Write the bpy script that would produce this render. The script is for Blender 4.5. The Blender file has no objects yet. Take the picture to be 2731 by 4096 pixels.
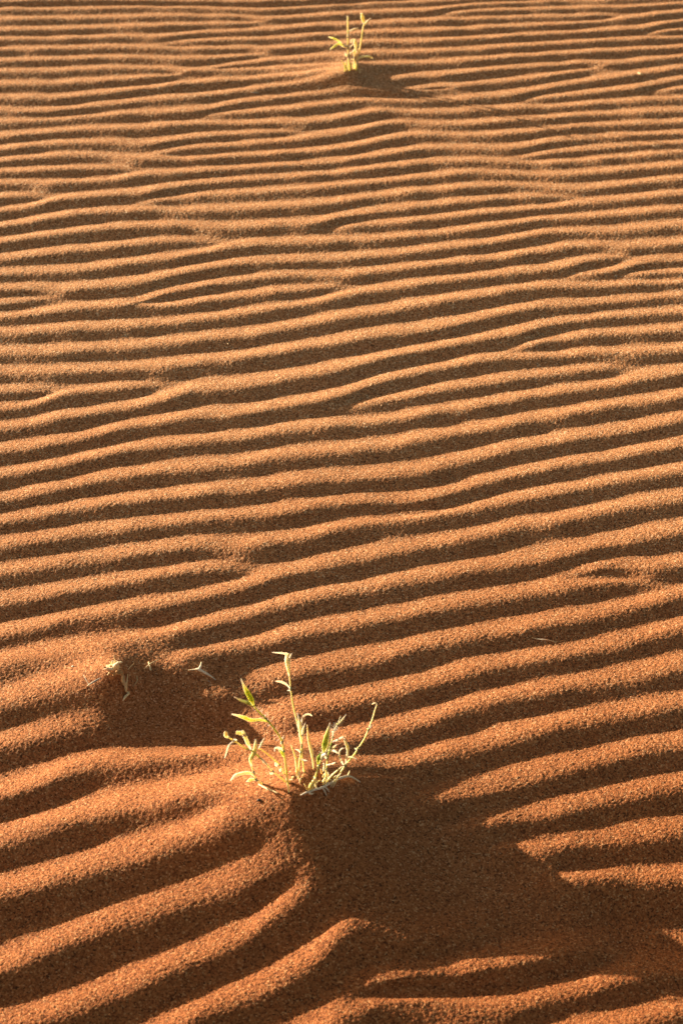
import bpy, bmesh, math, random
import numpy as np
from mathutils import Vector, Matrix

R = math.radians
scene = bpy.context.scene
COL = scene.collection

# ------------------------------------------------------------------ camera
CAM_H, PITCH = 1.6, R(40)
F_PX = 7141.0                      # focal length in pixels of the 2731 px wide photograph
cam_d = bpy.data.cameras.new('camera')
cam = bpy.data.objects.new('camera', cam_d)
COL.objects.link(cam)
cam.location = (0, 0, CAM_H)
cam.rotation_euler = (R(90) - PITCH, 0, 0)
cam_d.sensor_fit = 'HORIZONTAL'
cam_d.sensor_width = 24.0
cam_d.lens = 24.0 * F_PX / 2731.0
cam_d.clip_start, cam_d.clip_end = 0.05, 2000.0
cam_d.dof.use_dof = True
cam_d.dof.focus_distance = 2.35
cam_d.dof.aperture_fstop = 9.0
scene.camera = cam

# ------------------------------------------------------------------ light
SUN_EL, SUN_AZ = R(11), R(26)      # the light travels towards +x and, by SUN_AZ, towards the camera
world = bpy.data.worlds.new('World')
scene.world = world
world.use_nodes = True
wn = world.node_tree.nodes
wl = world.node_tree.links
bg = wn['Background']
sky = wn.new('ShaderNodeTexSky')
sky.sky_type = 'NISHITA'
sky.sun_disc = False
sky.sun_elevation = SUN_EL
sun_dir = Vector((-math.cos(SUN_AZ), math.sin(SUN_AZ), 0)) * math.cos(SUN_EL) + Vector((0, 0, math.sin(SUN_EL)))
sky.sun_rotation = math.atan2(sun_dir.x, sun_dir.y)
sky.dust_density = 3.0
wb = wn.new('ShaderNodeMix')         # the photograph's warm white balance
wb.data_type = 'RGBA'
wb.blend_type = 'MULTIPLY'
wb.inputs['Factor'].default_value = 1.0
wb.inputs['B'].default_value = (1.0, 0.79, 0.54, 1)
wl.new(sky.outputs['Color'], wb.inputs['A'])
wl.new(wb.outputs['Result'], bg.inputs['Color'])
bg.inputs['Strength'].default_value = 0.063
sl = bpy.data.lights.new('sun', 'SUN')
sl.energy = 5.0
sl.angle = R(0.5)
sl.color = (1.0, 0.80, 0.56)
so = bpy.data.objects.new('sun', sl)
COL.objects.link(so)
so.rotation_euler = (-sun_dir).to_track_quat('-Z', 'Y').to_euler()
scene.view_settings.view_transform = 'Standard'
scene.view_settings.look = 'None'
scene.view_settings.exposure = 1.47
scene.view_settings.gamma = 1.0

# ------------------------------------------------------------------ ground
STEP, RIP, STOSS, CREST_SHIFT, GRAIN = 0.00115, 0.116, 0.58, 0.25, 0.00029
CRESTS = """
0,5 255,-3 574,2 1000,6 1091,5 1283,-2 1538,-16 1900,-29 2731,-45
0,32 255,30 510,26 702,27 829,32 1000,37 1028,38 1155,31 1346,19 1538,11 1729,3 1900,-5 2731,-26
0,73 255,69 510,61 702,57 829,61 991,66 1034,75 1155,67 1283,59 1474,51 1633,46 1729,41 1793,29 1895,19 1986,16 2114,8 2273,0 2731,-14
0,116 255,112 446,101 638,99 829,91 991,90 1028,82
1814,52 1954,46 2114,38 2305,31 2496,27 2624,16 2731,8
0,153 255,150 446,143 606,143 702,137 829,124 1000,118 1028,118 1155,110 1283,99 1410,96 1570,89 1729,84 1911,79 2114,70 2273,65 2401,61 2433,62
702,165 797,158 1000,153 1091,148 1283,135 1474,129 1665,128 1793,124 1911,116 2114,105 2273,99 2401,83 2452,73 2560,61 2731,41
0,193 255,189 446,184 638,189 829,190 1000,188 1091,190 1219,179 1346,169 1506,167 1665,169 1911,156 2114,142 2305,131 2464,118 2560,112 2656,92 2731,77
2624,124 2731,116
0,237 255,230 446,222 574,228 702,233 829,230 998,216 1034,212
874,263 925,255 1000,249 1059,242 1219,224 1378,216 1474,207 1665,209 1911,199 2050,188 2241,175 2433,159 2592,153 2731,143
0,281 255,274 478,263 606,268 733,281 861,273 1000,274 1091,268 1219,265 1295,258 1372,252 1474,258 1602,255 1729,252 1911,239 2114,224 2305,214 2496,198 2731,184
0,332 191,328 383,316 542,306 670,297 708,287
0,386 223,386 383,367 574,348 765,325 1000,309 1091,300 1187,295 1251,284 1295,276
1563,307 1665,303 1793,300 1895,287 2050,271 2209,260 2305,254 2433,252 2560,239 2731,220
0,434 96,440 191,443 383,418 574,392 702,383 829,371 1000,349 1091,338 1219,322 1283,312 1372,287
1691,351 1793,344 1895,335 2050,316 2177,303 2305,281 2369,268
0,477 191,472 383,456 574,443 702,437 829,434 893,418 998,397 1155,376 1283,360 1346,348 1410,338 1493,358 1589,364 1646,359 1793,348
848,446 1000,441 1028,437 1155,424 1283,411 1410,394 1474,390 1538,399 1633,403 1761,395 1827,394 1895,383 1986,381 2082,370 2177,351 2305,328 2433,309 2560,290 2731,268
2126,389 2241,381 2369,367 2528,354 2624,335 2731,312
2624,357 2731,348
0,536 191,520 383,507 574,504 702,494 829,485 1000,488 1028,488 1155,485 1283,472 1410,453 1506,435 1570,437 1665,446 1793,443 1895,437 1999,427 2114,426 2273,418 2433,405 2560,397 2731,389
0,593 128,574 255,564 446,566 574,568 670,555 765,541 1000,523 1028,523 1155,520
676,596 797,582 1000,568 1028,564 1155,556 1283,539 1410,520 1538,488 1602,478 1665,485 1793,491 1911,488 2050,475 2177,469 2305,458 2433,453 2560,446 2731,440
0,638 191,619 319,615 446,617 574,628 702,631 829,626 1000,614 1028,612 1155,606 1283,593 1410,577 1538,548 1633,533 1729,533 1911,537 2050,526 2177,513 2305,501 2433,497 2560,494 2731,485
0,681 191,676 383,665 485,668
0,730 191,727 383,714 510,705 606,686 765,679 1000,663 1091,657 1283,644 1410,630 1538,609 1665,588 1793,584 1859,590 1900,587 2018,590 2114,577 2209,561 2369,545 2496,539 2731,529
2114,619 2209,606 2369,590 2560,577 2731,568
0,781 96,778 147,783
0,840 128,819 223,793 319,786 446,774 574,765 670,749 797,725 1000,711 1091,704 1283,691 1474,672 1633,655 1731,638 1922,638 2050,644 2177,647 2305,638 2496,622 2731,606
625,797 733,783 829,771 1000,762 1091,752 1283,739 1474,723 1665,704 1895,682 2018,691 2177,698 2305,693 2496,677 2731,658
0,902 128,883 255,860 383,843 510,836 638,830 733,836 861,832 1000,825 1028,825 1219,815 1346,798 1474,778 1665,758 1895,742 2018,734 2146,739 2228,752 2305,750 2464,739 2624,721 2731,714
0,966 191,937 319,918 510,902 638,897 765,902 893,902 1000,899 1091,892 1283,883 1346,870 1442,851 1538,838 1697,819 1911,795 2082,781 2190,783 2241,781
1346,902 1474,892 1633,883 1793,864 1911,851 2050,838 2177,829 2305,809 2496,793 2731,778
0,1033 191,1010 319,994 478,978 638,959 765,953 835,961
0,1090 191,1080 319,1071 446,1055 574,1036 702,1020 829,998 893,982 1000,975 1028,969 1155,967 1283,962 1410,950 1538,947 1665,934 1793,921 1895,910 2050,889 2177,870 2305,868 2496,851 2731,835
0,1154 128,1151 255,1154 383,1144 510,1128 638,1106 765,1077 893,1055 1000,1045 1028,1040 1219,1036 1410,1026 1538,1014 1697,994 1895,973 2050,950 2177,924 2305,921 2401,926 2528,911 2731,899
0,1211 96,1198 179,1187
587,1198 638,1178 733,1151 861,1125 1000,1106 1028,1103 1155,1090 1283,1093 1378,1095 1538,1077 1697,1058 1895,1040 2050,1017 2177,998 2273,978 2401,975 2496,991 2592,978 2731,969
0,1259 191,1243 287,1227 446,1218 574,1211 670,1218 765,1205 893,1184 1000,1172 1091,1160 1219,1151 1315,1139
0,1326 191,1316 383,1306 574,1291 733,1275 861,1259 1000,1240 1091,1227 1283,1192 1378,1167 1538,1147 1697,1125 1911,1100 2050,1087 2177,1068 2273,1058 2369,1036 2464,1026
2318,1090 2433,1084 2496,1071 2547,1052 2656,1042 2731,1039
2528,1091 2731,1085
0,1405 191,1402 319,1392 510,1383 638,1367 797,1348 1000,1326 1091,1307 1283,1275 1474,1240 1665,1211 1793,1189 1911,1176 2050,1154 2177,1141 2305,1144 2401,1138 2528,1132 2731,1125
0,1485 191,1482 383,1472 542,1469 638,1459 765,1440 893,1428 1000,1418 1091,1405 1283,1370 1474,1338 1633,1319 1793,1300 1922,1259 2050,1230 2177,1211 2305,1214 2433,1202 2560,1189 2731,1173
0,1558 128,1558 185,1560
0,1628 96,1620 179,1597 255,1567 383,1551 510,1546 606,1536
0,1708 159,1683 319,1654 446,1628 574,1606 670,1590 765,1552 893,1542 1000,1533 1091,1514 1283,1485 1410,1453 1538,1421 1697,1389 1895,1352 2018,1332 2114,1313 2177,1294 2305,1269 2433,1256 2560,1249 2731,1240
2101,1380 2177,1357 2305,1338 2496,1322 2731,1313
0,1804 128,1788 255,1762 383,1734 510,1699 638,1679 797,1664 1000,1644 1091,1622 1283,1593 1397,1568 1474,1536 1602,1498 1761,1463 1895,1435 2018,1421 2177,1415 2337,1405 2528,1396 2731,1386
1410,1611 1506,1597 1633,1574 1761,1546 1911,1524 2114,1495 2241,1479 2369,1469 2452,1465
0,1903 191,1868 287,1845 383,1820 510,1791 638,1775 797,1756 1000,1740 1091,1718 1283,1692 1442,1679 1570,1667 1729,1635 1911,1612 2114,1574 2273,1552 2433,1530 2560,1504 2731,1482
0,1998 191,1963 319,1935 446,1909 574,1887 733,1868 893,1852 1000,1842 1091,1823 1283,1801 1442,1782 1602,1762 1761,1730 1895,1708 2050,1676 2241,1641 2401,1619 2560,1597 2731,1571
0,2087 159,2058 319,2023 510,2004 638,1991 829,1972 1000,1958 1091,1935 1283,1915 1442,1906 1602,1893 1697,1877 1793,1845 1895,1823 2050,1785 2241,1750 2401,1727 2560,1702 2731,1664
0,2180 159,2164 319,2135 478,2113 638,2093 797,2074 1000,2055 1091,2049 1283,2017 1442,1998 1602,2001 1729,1990 1806,1963 1890,1928 2050,1884 2241,1848 2433,1823 2592,1791 2731,1766
0,2285 159,2259 319,2237 446,2224 638,2196 797,2183 1000,2180 1059,2167 1219,2145 1346,2106 1474,2081 1602,2065 1729,2046 1890,2023 2018,1995 2241,1951 2401,1915 2560,1893 2731,1868
0,2409 159,2384 319,2358 478,2326 638,2301 765,2282 861,2272 944,2282
0,2543 159,2498 319,2460 478,2438 638,2416 797,2384 925,2352 1000,2339 1028,2326 1155,2288 1283,2262 1442,2231 1570,2199 1729,2167 1895,2135 2050,2093 2209,2068 2369,2039 2528,2007 2731,1976
0,2639 159,2616 319,2594 478,2578 638,2549 765,2511 893,2479 1000,2460 1059,2428 1219,2390 1346,2368 1506,2339 1665,2307 1895,2262 2050,2237 2209,2208 2369,2173 2528,2145 2731,2103
670,2658 797,2626 893,2601 1000,2575 1059,2562 1219,2524 1378,2492 1538,2467 1697,2435 1895,2400 2050,2371 2209,2339 2305,2325 2433,2310 2547,2312
2343,2275 2464,2257 2592,2256 2731,2243
733,2773 861,2765 932,2759 995,2758
983,2718 1091,2696 1219,2673 1378,2648 1538,2624 1697,2572 1895,2533 2050,2511 2209,2479 2305,2467 2433,2432 2560,2406 2731,2371
1047,2855 1168,2846 1283,2820 1410,2801 1538,2766 1697,2731 1895,2674 2050,2645 2177,2619 2305,2601 2433,2569 2560,2537 2731,2492
1346,2964 1474,2938 1602,2906 1729,2868 1895,2813 2050,2775 2209,2753 2369,2721 2528,2696 2731,2654
1538,3073 1665,3040 1793,3008 1895,2983 2050,2944 2209,2900 2369,2874 2528,2842 2731,2810
1429,3101 1538,3091 1589,3101
1763,3206 1922,3168 2018,3136 2146,3104 2305,3059 2433,3034 2560,2995 2731,2976
1897,3292 2018,3279 2177,3257 2305,3225 2433,3193 2560,3161 2731,3136
2107,3374 2215,3379 2322,3365 2466,3344 2610,3329 2731,3315
2402,3502 2538,3513 2731,3498
0,2817 128,2779 255,2753 408,2712
0,2976 159,2932 287,2887 415,2881
0,3180 159,3129 319,3072 446,3046 574,3046 733,3040 861,3021 957,3015 996,3015 1123,3008
0,3353 159,3314 319,3270 478,3228 638,3193 765,3168 893,3142
0,3574 144,3538 288,3495 432,3444 576,3401 719,3351 863,3300 1007,3264
0,3862 144,3811 288,3746 432,3689 576,3653 719,3595 863,3538 1007,3487 1116,3437 1181,3417
0,4106 144,4070 288,4020 432,3969 576,3905 719,3847 863,3782 1007,3725 1044,3660 1152,3603 1245,3538
647,4092 791,4034 935,3977 1128,3897 1188,3869 1274,3811 1346,3739 1404,3705 1512,3710 1655,3723 1898,3705
1260,4092 1404,4041 1512,3977 1619,3962 1727,3969 1835,3991 1891,4002 2035,3998 2179,3977 2322,3955 2466,3905 2610,3870 2731,3869
1675,3901 1819,3883 1963,3854 2107,3826 2250,3797 2380,3786
2358,4085 2538,4063 2646,4034 2731,4005
"""
cp, sp = math.cos(PITCH), math.sin(PITCH)

def ray(px, py):
    a = (np.asarray(px, float) - 1365.5) / F_PX
    b = (2048.0 - np.asarray(py, float)) / F_PX
    return a, cp + b * sp, -sp + b * cp            # direction (x right, y away, z up)

def flat(px, py, z=0.0):
    dx, dy, dz = ray(px, py)
    t = (z - CAM_H) / dz
    return dx * t, dy * t

def interp_sorted(x, xs, ys):
    o = np.argsort(xs)
    return np.interp(x, np.asarray(xs)[o], np.asarray(ys)[o])

# small dunes heaped behind the plants: a spine traced towards the viewer, a long side to windward, a steep lee side
MOUNDS = [
    # height, windward width, lee width, far width, near width, spine in photo pixels (first point is the top)
    (0.077, 0.135, 0.085, 0.054, 0.102, [(1190, 3120), (1165, 3230), (1180, 3330), (1250, 3430), (1310, 3520), (1340, 3620)]),
    (0.026, 0.12, 0.042, 0.050, 0.075, [(430, 2690), (415, 2790), (430, 2860), (450, 2930)]),
    (0.018, 0.10, 0.045, 0.040, 0.030, [(1380, 280), (1392, 320), (1410, 360)]),
    (0.012, 0.055, 0.035, 0.035, 0.028, [(735, 2670), (755, 2740)]),
    # the caps of finer sand caught among the stalks
    (0.013, 0.050, 0.032, 0.030, 0.020, [(1235, 3150), (1235, 3190)]),
    (0.015, 0.042, 0.020, 0.020, 0.024, [(445, 2690), (436, 2740)]),
    (0.013, 0.050, 0.022, 0.022, 0.016, [(1378, 280), (1385, 300)]),
]
# scoured hollows: depth, half width, from pixel, to pixel
HOLLOWS = [(0.013, 0.040, (2520, 3640), (3000, 3640)), (0.014, 0.080, (1550, 3420), (2950, 3720)), (0.009, 0.042, (560, 2900), (950, 2930))]

_sp = []
for (h, wl_, wr_, fa, ne, pts), under in zip(MOUNDS, (0, 0, 0, 0, 0.070, 0.023, 0.016)):
    g = [flat(x, y, under + h * (0.9 if i == 0 else 0.6)) for i, (x, y) in enumerate(pts)]
    _sp.append((h, wl_, wr_, fa, ne, [p[0] for p in g], [p[1] for p in g]))

def base(x, y):
    x = np.asarray(x, float); y = np.asarray(y, float)
    z = np.zeros(np.broadcast(x, y).shape)
    for h, wl_, wr_, fa, ne, sx, sy in _sp:
        xs = interp_sorted(y, sy, sx)
        d = x - xs
        v = y - sy[0]
        hs = h * np.where(v > 0, np.exp(-(v / fa) ** 2 / 2), np.exp(-(v / ne) ** 2 / 2))
        f = np.where(d < 0, np.exp(-np.abs(d / wl_) ** 1.3 / 1.3), np.exp(-(d / wr_) ** 2 / 2))
        z = z + hs * f
    for h, w, pa, pb in HOLLOWS:
        ax, ay = flat(*pa); bx, by = flat(*pb)
        ux, uy = bx - ax, by - ay
        t = np.clip(((x - ax) * ux + (y - ay) * uy) / (ux * ux + uy * uy), 0, 1)
        d = np.hypot(x - ax - t * ux, y - ay - t * uy)
        z = z - h * np.exp(-(d / w) ** 2 / 2)
    return z

def on_base(px, py):
    z = np.zeros(np.shape(px))
    for _ in range(25):
        x, y = flat(px, py, z)
        z = 0.5 * z + 0.5 * base(x, y)
    return x, y

def axis(lo, hi, step0, step1, mid_lo, mid_hi, far_lo, far_hi):
    """fine where the photograph looks, 12 mm for a few metres around, then coarser out to the horizon"""
    a = [lo]
    while a[-1] < hi:
        t = (a[-1] - lo) / (hi - lo)
        a.append(a[-1] + step0 + (step1 - step0) * t)
    def run(x, s, sign, mid, far):
        out = []
        while sign * x < sign * far:
            if sign * x > sign * mid: s *= 1.14
            elif s < 0.012: s = min(0.012, s * 1.10)
            x += sign * s; out.append(x)
        return out
    return np.array(run(lo, step0, -1, mid_lo, far_lo)[::-1] + a + run(a[-1], step1, 1, mid_hi, far_hi))

GX = axis(-0.95, 0.95, STEP * 1.25, STEP * 1.25, -3.5, 3.5, -200, 200)
GY = axis(0.95, 3.85, STEP, STEP * 2.1, -0.3, 8.0, -60, 400)
NX, NY = len(GX), len(GY)
rng = np.random.default_rng(7)

def vnoise(scale_x, scale_y, seed, x=GX, y=GY):
    """smooth value noise in -1..1 on the grid"""
    r = np.random.default_rng(seed)
    n = 512
    L = r.uniform(-1, 1, (n, n))
    def idx(c, s):
        t = c / s + 1000.37
        i = np.floor(t).astype(int); f = t - i
        f = f * f * (3 - 2 * f)
        return i % n, (i + 1) % n, f
    iy, jy, fy = idx(y, scale_y)
    ix, jx, fx = idx(x, scale_x)
    A = L[iy] * (1 - fy)[:, None] + L[jy] * fy[:, None]
    return A[:, ix] * (1 - fx)[None, :] + A[:, jx] * fx[None, :]

def smooth01(t):
    t = np.clip(t, 0, 1)
    return t * t * (3 - 2 * t)

# crest lines of the ripples, as pixels of the photograph, brought down to where they lie on the ground
lines, FIRST = [], []
for row in CRESTS.strip().split('\n'):
    p = np.array([[float(v) for v in q.split(',')] for q in row.split()])
    xq = np.linspace(p[0, 0], p[-1, 0], max(8, int((p[-1, 0] - p[0, 0]) / 25)))
    yq = np.interp(xq, p[:, 0], p[:, 1])
    k = np.exp(-np.linspace(-2, 2, 5) ** 2 / 2); k /= k.sum()
    if len(yq) > 8:
        e = np.concatenate([[2 * yq[0] - yq[2], 2 * yq[0] - yq[1]], yq, [2 * yq[-1] - yq[-2], 2 * yq[-1] - yq[-3]]])
        yq = np.convolve(e, k, 'valid')
    gx, gy = on_base(xq, yq)
    o = np.argsort(gx); gx, gy = gx[o], gy[o]
    FIRST.append((p[0, 0], p[0, 1]))
    shaded = 1300 < p[0, 0] < 2500 and p[0, 1] > 2900       # starts inside the mound's shadow: runs on there
    lines.append((gx, gy, p[0, 0] < 20, p[-1, 0] > 2700, shaded))

NL = len(lines)
YC = np.full((NL, NX), np.nan)
AM = np.zeros((NL, NX))
TAPER = 0.08
for i, (gx, gy, openl, openr, shaded) in enumerate(lines):
    y = np.interp(GX, gx, gy)
    def slope(a, b):
        return np.clip((gy[b] - gy[a]) / (gx[b] - gx[a] + 1e-9), -0.5, 0.5)
    n = min(5, len(gx) - 1)
    sl_, sr_ = slope(0, n), slope(-1 - n, -1)
    L, Rr = GX < gx[0], GX > gx[-1]
    y[L] = gy[0] + sl_ * np.maximum(GX[L] - gx[0], -0.25)
    y[Rr] = gy[-1] + sr_ * np.minimum(GX[Rr] - gx[-1], 0.25)
    a = np.ones(NX)
    if not openl: a *= smooth01((GX - gx[0] + (0.10 if shaded else TAPER * 0.6)) / TAPER)
    if not openr: a *= smooth01((gx[-1] + TAPER * 0.6 - GX) / TAPER)
    YC[i], AM[i] = y, a

# gaps to the neighbours in every column, letting a fading neighbour hand over to the next
UP = np.full((NL, NX), 0.075); DN = np.full((NL, NX), 0.075)
for c in range(NX):
    if GX[c] < -1.3 or GX[c] > 1.3: continue
    ids = np.where(AM[:, c] > 0.001)[0]
    ids = ids[np.argsort(YC[ids, c])]
    yy, aa = YC[ids, c], AM[ids, c]
    m = len(ids)
    for q in range(m):
        g, w = 0.0, 1.0
        for r_ in range(q + 1, min(q + 5, m)):
            g += w * aa[r_] * (yy[r_] - yy[q]); w *= 1 - aa[r_]
            if w < 0.01: break
        if w < 0.99: UP[ids[q], c] = min(0.12, (g + w * 0.08))
        g, w = 0.0, 1.0
        for r_ in range(q - 1, max(q - 5, -1), -1):
            g += w * aa[r_] * (yy[q] - yy[r_]); w *= 1 - aa[r_]
            if w < 0.01: break
        if w < 0.99: DN[ids[q], c] = min(0.12, (g + w * 0.08))
UP = np.maximum(UP, 0.012); DN = np.maximum(DN, 0.012)
kk = np.exp(-np.linspace(-2.5, 2.5, 41) ** 2 / 2); kk /= kk.sum()
for A_ in (UP, DN):
    for i in range(NL):
        A_[i] = np.convolve(np.pad(A_[i], 20, 'edge'), kk, 'valid')

traced = np.zeros((NY, NX), np.float32)
for i in range(NL):
    cs = np.where((AM[i] > 0.001) & (np.abs(GX) < 1.3))[0]
    if not len(cs): continue
    gu, gd = UP[i, cs], DN[i, cs]
    yc = YC[i, cs] - CREST_SHIFT * np.minimum(gd, 0.065)
    ws, wlee = STOSS * np.minimum(gu, 0.078), (1 - STOSS) * np.minimum(gd, 0.085)
    tall = 1.5 if (1600 < FIRST[i][0] < 1750 and FIRST[i][1] > 3850) or (2350 < FIRST[i][0] < 2450 and 3450 < FIRST[i][1] < 3550) else 1.0
    if FIRST[i][0] < 5 and 3150 < FIRST[i][1] < 3600: tall = 1.35
    h = RIP * tall * 0.5 * (np.minimum(gu, 0.088) + np.minimum(gd, 0.088)) * AM[i, cs]
    lo, hi = (yc - wlee).min(), (yc + ws).max()
    r0, r1 = np.searchsorted(GY, lo), np.searchsorted(GY, hi) + 1
    d = GY[r0:r1, None] - yc[None, :]
    u = np.where(d > 0, d / ws[None, :], -d / wlee[None, :])
    u = np.clip(u, 0, 1)
    b = (0.5 + 0.5 * np.cos(np.pi * u)) ** 0.85
    traced[r0:r1, cs[0]:cs[-1] + 1] += (h[None, :] * b).astype(np.float32) if len(cs) == cs[-1] - cs[0] + 1 else 0

kx = np.exp(-np.linspace(-2.2, 2.2, 13) ** 2 / 2); kx /= kx.sum()
tp = np.pad(traced, ((0, 0), (6, 6)), 'edge')
traced = sum(k_ * tp[:, i:i + NX] for i, k_ in enumerate(kx))

# generic ripples everywhere round about
X2, Y2 = GX[None, :], GY[:, None]
stepx = np.gradient(GX); stepy = np.gradient(GY)
lam = 0.066
ph = (Y2 - 0.17 * X2 + 0.05 * vnoise(0.55, 0.45, 1) + 0.018 * vnoise(0.22, 0.16, 2)) / lam
fr = ph - np.floor(ph)
gen = np.where(fr < 0.4, 0.5 + 0.5 * np.cos(np.pi * (1 - fr / 0.4)), 0.5 + 0.5 * np.cos(np.pi * (fr - 0.4) / 0.6))
gen = RIP * lam * gen * (0.85 + 0.3 * vnoise(0.4, 0.3, 3))
fade = smooth01((0.03 - np.maximum(stepx[None, :], 0 * Y2)) / 0.015) * smooth01((0.03 - np.maximum(stepy[:, None], 0 * X2)) / 0.015)
gen = gen * fade
half = np.interp(GY, [0.9, 1.08, 3.6, 4.2], [0.37, 0.40, 0.80, 0.90])[:, None]
win = smooth01((half + 0.10 - np.abs(X2)) / 0.10) * smooth01((Y2 - 0.98) / 0.10) * smooth01((3.72 - Y2) / 0.10)
Z = win * traced + (1 - win) * gen
Z *= 1 + 0.13 * vnoise(0.10, 0.07, 4) + 0.10 * vnoise(0.035, 0.03, 8)
B = base(X2, Y2)
# ripples fade out on the steep lee faces
Z *= 1 - 0.5 * smooth01((np.gradient(B, GX, axis=1) * -1 - 0.12) / 0.3)
# ... and where fine sand has drifted over them
for px_, py_, rad, cut in ((1190, 3120, 0.075, 0.75), (420, 2720, 0.085, 0.72), (1380, 280, 0.05, 0.6), (550, 2620, 0.045, 0.85), (1120, 3330, 0.055, 0.45), (760, 2700, 0.03, 0.5)):
    cx_, cy_ = on_base(px_, py_)
    Z *= 1 - cut * np.exp(-(((X2 - cx_) / rad) ** 2 + ((Y2 - cy_) / (rad * 0.8)) ** 2))
Z += B
Z += 0.0010 * vnoise(0.045, 0.03, 5) * fade + 0.02 * vnoise(3.1, 2.3, 9) * smooth01((np.hypot(X2, Y2 - 2.3) - 3) / 3) + 0.0035 * vnoise(0.5, 0.4, 6) * (np.abs(X2) < 5)
# grains: every vertex is knocked a little up or down
cell = np.maximum(stepx[None, :], stepy[:, None])
gr = rng.normal(0, 1, (NY, NX))
g2 = rng.normal(0, 1, (NY, NX))
g2 = g2 + np.roll(g2, 1, 0) + np.roll(g2, 1, 1) + np.roll(np.roll(g2, 1, 0), 1, 1)     # grains two cells wide
gr = np.clip(0.8 * gr + 0.27 * g2, -2.6, 2.6)
gr = gr + 2.8 * (rng.random((NY, NX)) < 0.012)      # a few coarse grains stand proud
fine = 1 - 0.38 * smooth01((Y2 - 1.4) / 0.8) - 0 * X2
for px_, py_, rad in ((1080, 3130, 0.05), (400, 2700, 0.035), (1330, 290, 0.04)):
    cx_, cy_ = on_base(px_, py_)
    fine = fine - 0.45 * np.exp(-(((X2 - cx_) / rad) ** 2 + ((Y2 - cy_) / (rad * 0.7)) ** 2))
Z += GRAIN * fine * gr * smooth01((0.006 - cell) / 0.003)

def height(x, y):
    i = int(np.clip(np.searchsorted(GX, x) - 1, 0, NX - 2)); j = int(np.clip(np.searchsorted(GY, y) - 1, 0, NY - 2))
    u = (x - GX[i]) / (GX[i + 1] - GX[i]); v = (y - GY[j]) / (GY[j + 1] - GY[j])
    return float((Z[j, i] * (1 - u) + Z[j, i + 1] * u) * (1 - v) + (Z[j + 1, i] * (1 - u) + Z[j + 1, i + 1] * u) * v)

def ground(px, py):
    """the point of the sand seen at a pixel of the photograph: march along the ray"""
    dx, dy, dz = [float(v) for v in ray(px, py)]
    t0, t = 0.0, (0.16 - CAM_H) / dz
    for _ in range(400):
        x, y, z = dx * t, dy * t, CAM_H + dz * t
        if z <= height(x, y): break
        t0 = t; t += 0.003
    for _ in range(12):
        m = 0.5 * (t0 + t)
        if CAM_H + dz * m <= height(dx * m, dy * m): t = m
        else: t0 = m
    return Vector((dx * t, dy * t, CAM_H + dz * t))

me = bpy.data.meshes.new('sand')
co = np.empty((NY, NX, 3), np.float32)
co[..., 0] = X2; co[..., 1] = Y2; co[..., 2] = Z
idx = np.arange(NY * NX, dtype=np.int32).reshape(NY, NX)
q = np.stack([idx[:-1, :-1], idx[:-1, 1:], idx[1:, 1:], idx[1:, :-1]], -1).reshape(-1, 4)
me.vertices.add(NY * NX)
me.vertices.foreach_set('co', co.ravel())
me.loops.add(q.size)
me.loops.foreach_set('vertex_index', q.ravel())
me.polygons.add(len(q))
me.polygons.foreach_set('loop_start', np.arange(0, q.size, 4, dtype=np.int32))
me.polygons.foreach_set('use_smooth', np.ones(len(q), bool))
me.update(calc_edges=True)
sand = bpy.data.objects.new('sand', me)
COL.objects.link(sand)
sand['kind'] = 'structure'

def new_mat(name):
    m = bpy.data.materials.new(name)
    m.use_nodes = True
    nt = m.node_tree
    return m, nt, nt.nodes['Principled BSDF'], nt.nodes, nt.links

def ramp(n, stops, interp='LINEAR'):
    r = n.new('ShaderNodeValToRGB')
    r.color_ramp.interpolation = interp
    while len(r.color_ramp.elements) < len(stops): r.color_ramp.elements.new(0.5)
    for e, (p, c) in zip(r.color_ramp.elements, stops):
        e.position = p; e.color = (*c, 1)
    return r

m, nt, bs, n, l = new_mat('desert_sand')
tc = n.new('ShaderNodeTexCoord')
vo = n.new('ShaderNodeTexVoronoi'); vo.inputs['Scale'].default_value = 620
l.new(tc.outputs['Object'], vo.inputs['Vector'])
sep = n.new('ShaderNodeSeparateColor'); l.new(vo.outputs['Color'], sep.inputs['Color'])
r1 = ramp(n, [(0.0, (0.10, 0.05, 0.025)), (0.10, (0.28, 0.12, 0.055)), (0.3, (0.42, 0.20, 0.088)), (0.6, (0.56, 0.280, 0.132)), (0.9, (0.68, 0.378, 0.19)), (1.0, (0.90, 0.70, 0.48))])
l.new(sep.outputs['Red'], r1.inputs['Fac'])
# fine red sand lies about the plants and in front, coarser golden grains farther out; the front tint also paints in lens-vignette darkening
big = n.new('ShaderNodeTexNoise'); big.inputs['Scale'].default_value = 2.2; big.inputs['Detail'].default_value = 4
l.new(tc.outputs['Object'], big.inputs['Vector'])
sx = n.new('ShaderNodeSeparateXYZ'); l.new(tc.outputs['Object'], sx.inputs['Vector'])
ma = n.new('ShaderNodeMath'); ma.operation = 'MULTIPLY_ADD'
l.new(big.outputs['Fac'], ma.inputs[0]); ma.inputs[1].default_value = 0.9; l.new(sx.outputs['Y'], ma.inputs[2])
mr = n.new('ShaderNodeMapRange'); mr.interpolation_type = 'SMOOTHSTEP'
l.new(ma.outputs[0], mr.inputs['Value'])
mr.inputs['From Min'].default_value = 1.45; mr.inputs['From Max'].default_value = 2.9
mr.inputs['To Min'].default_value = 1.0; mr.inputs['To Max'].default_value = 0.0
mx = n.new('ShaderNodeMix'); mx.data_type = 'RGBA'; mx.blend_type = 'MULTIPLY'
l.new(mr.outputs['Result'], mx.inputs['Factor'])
l.new(r1.outputs['Color'], mx.inputs['A']); mx.inputs['B'].default_value = (0.68, 0.47, 0.32, 1)
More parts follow.
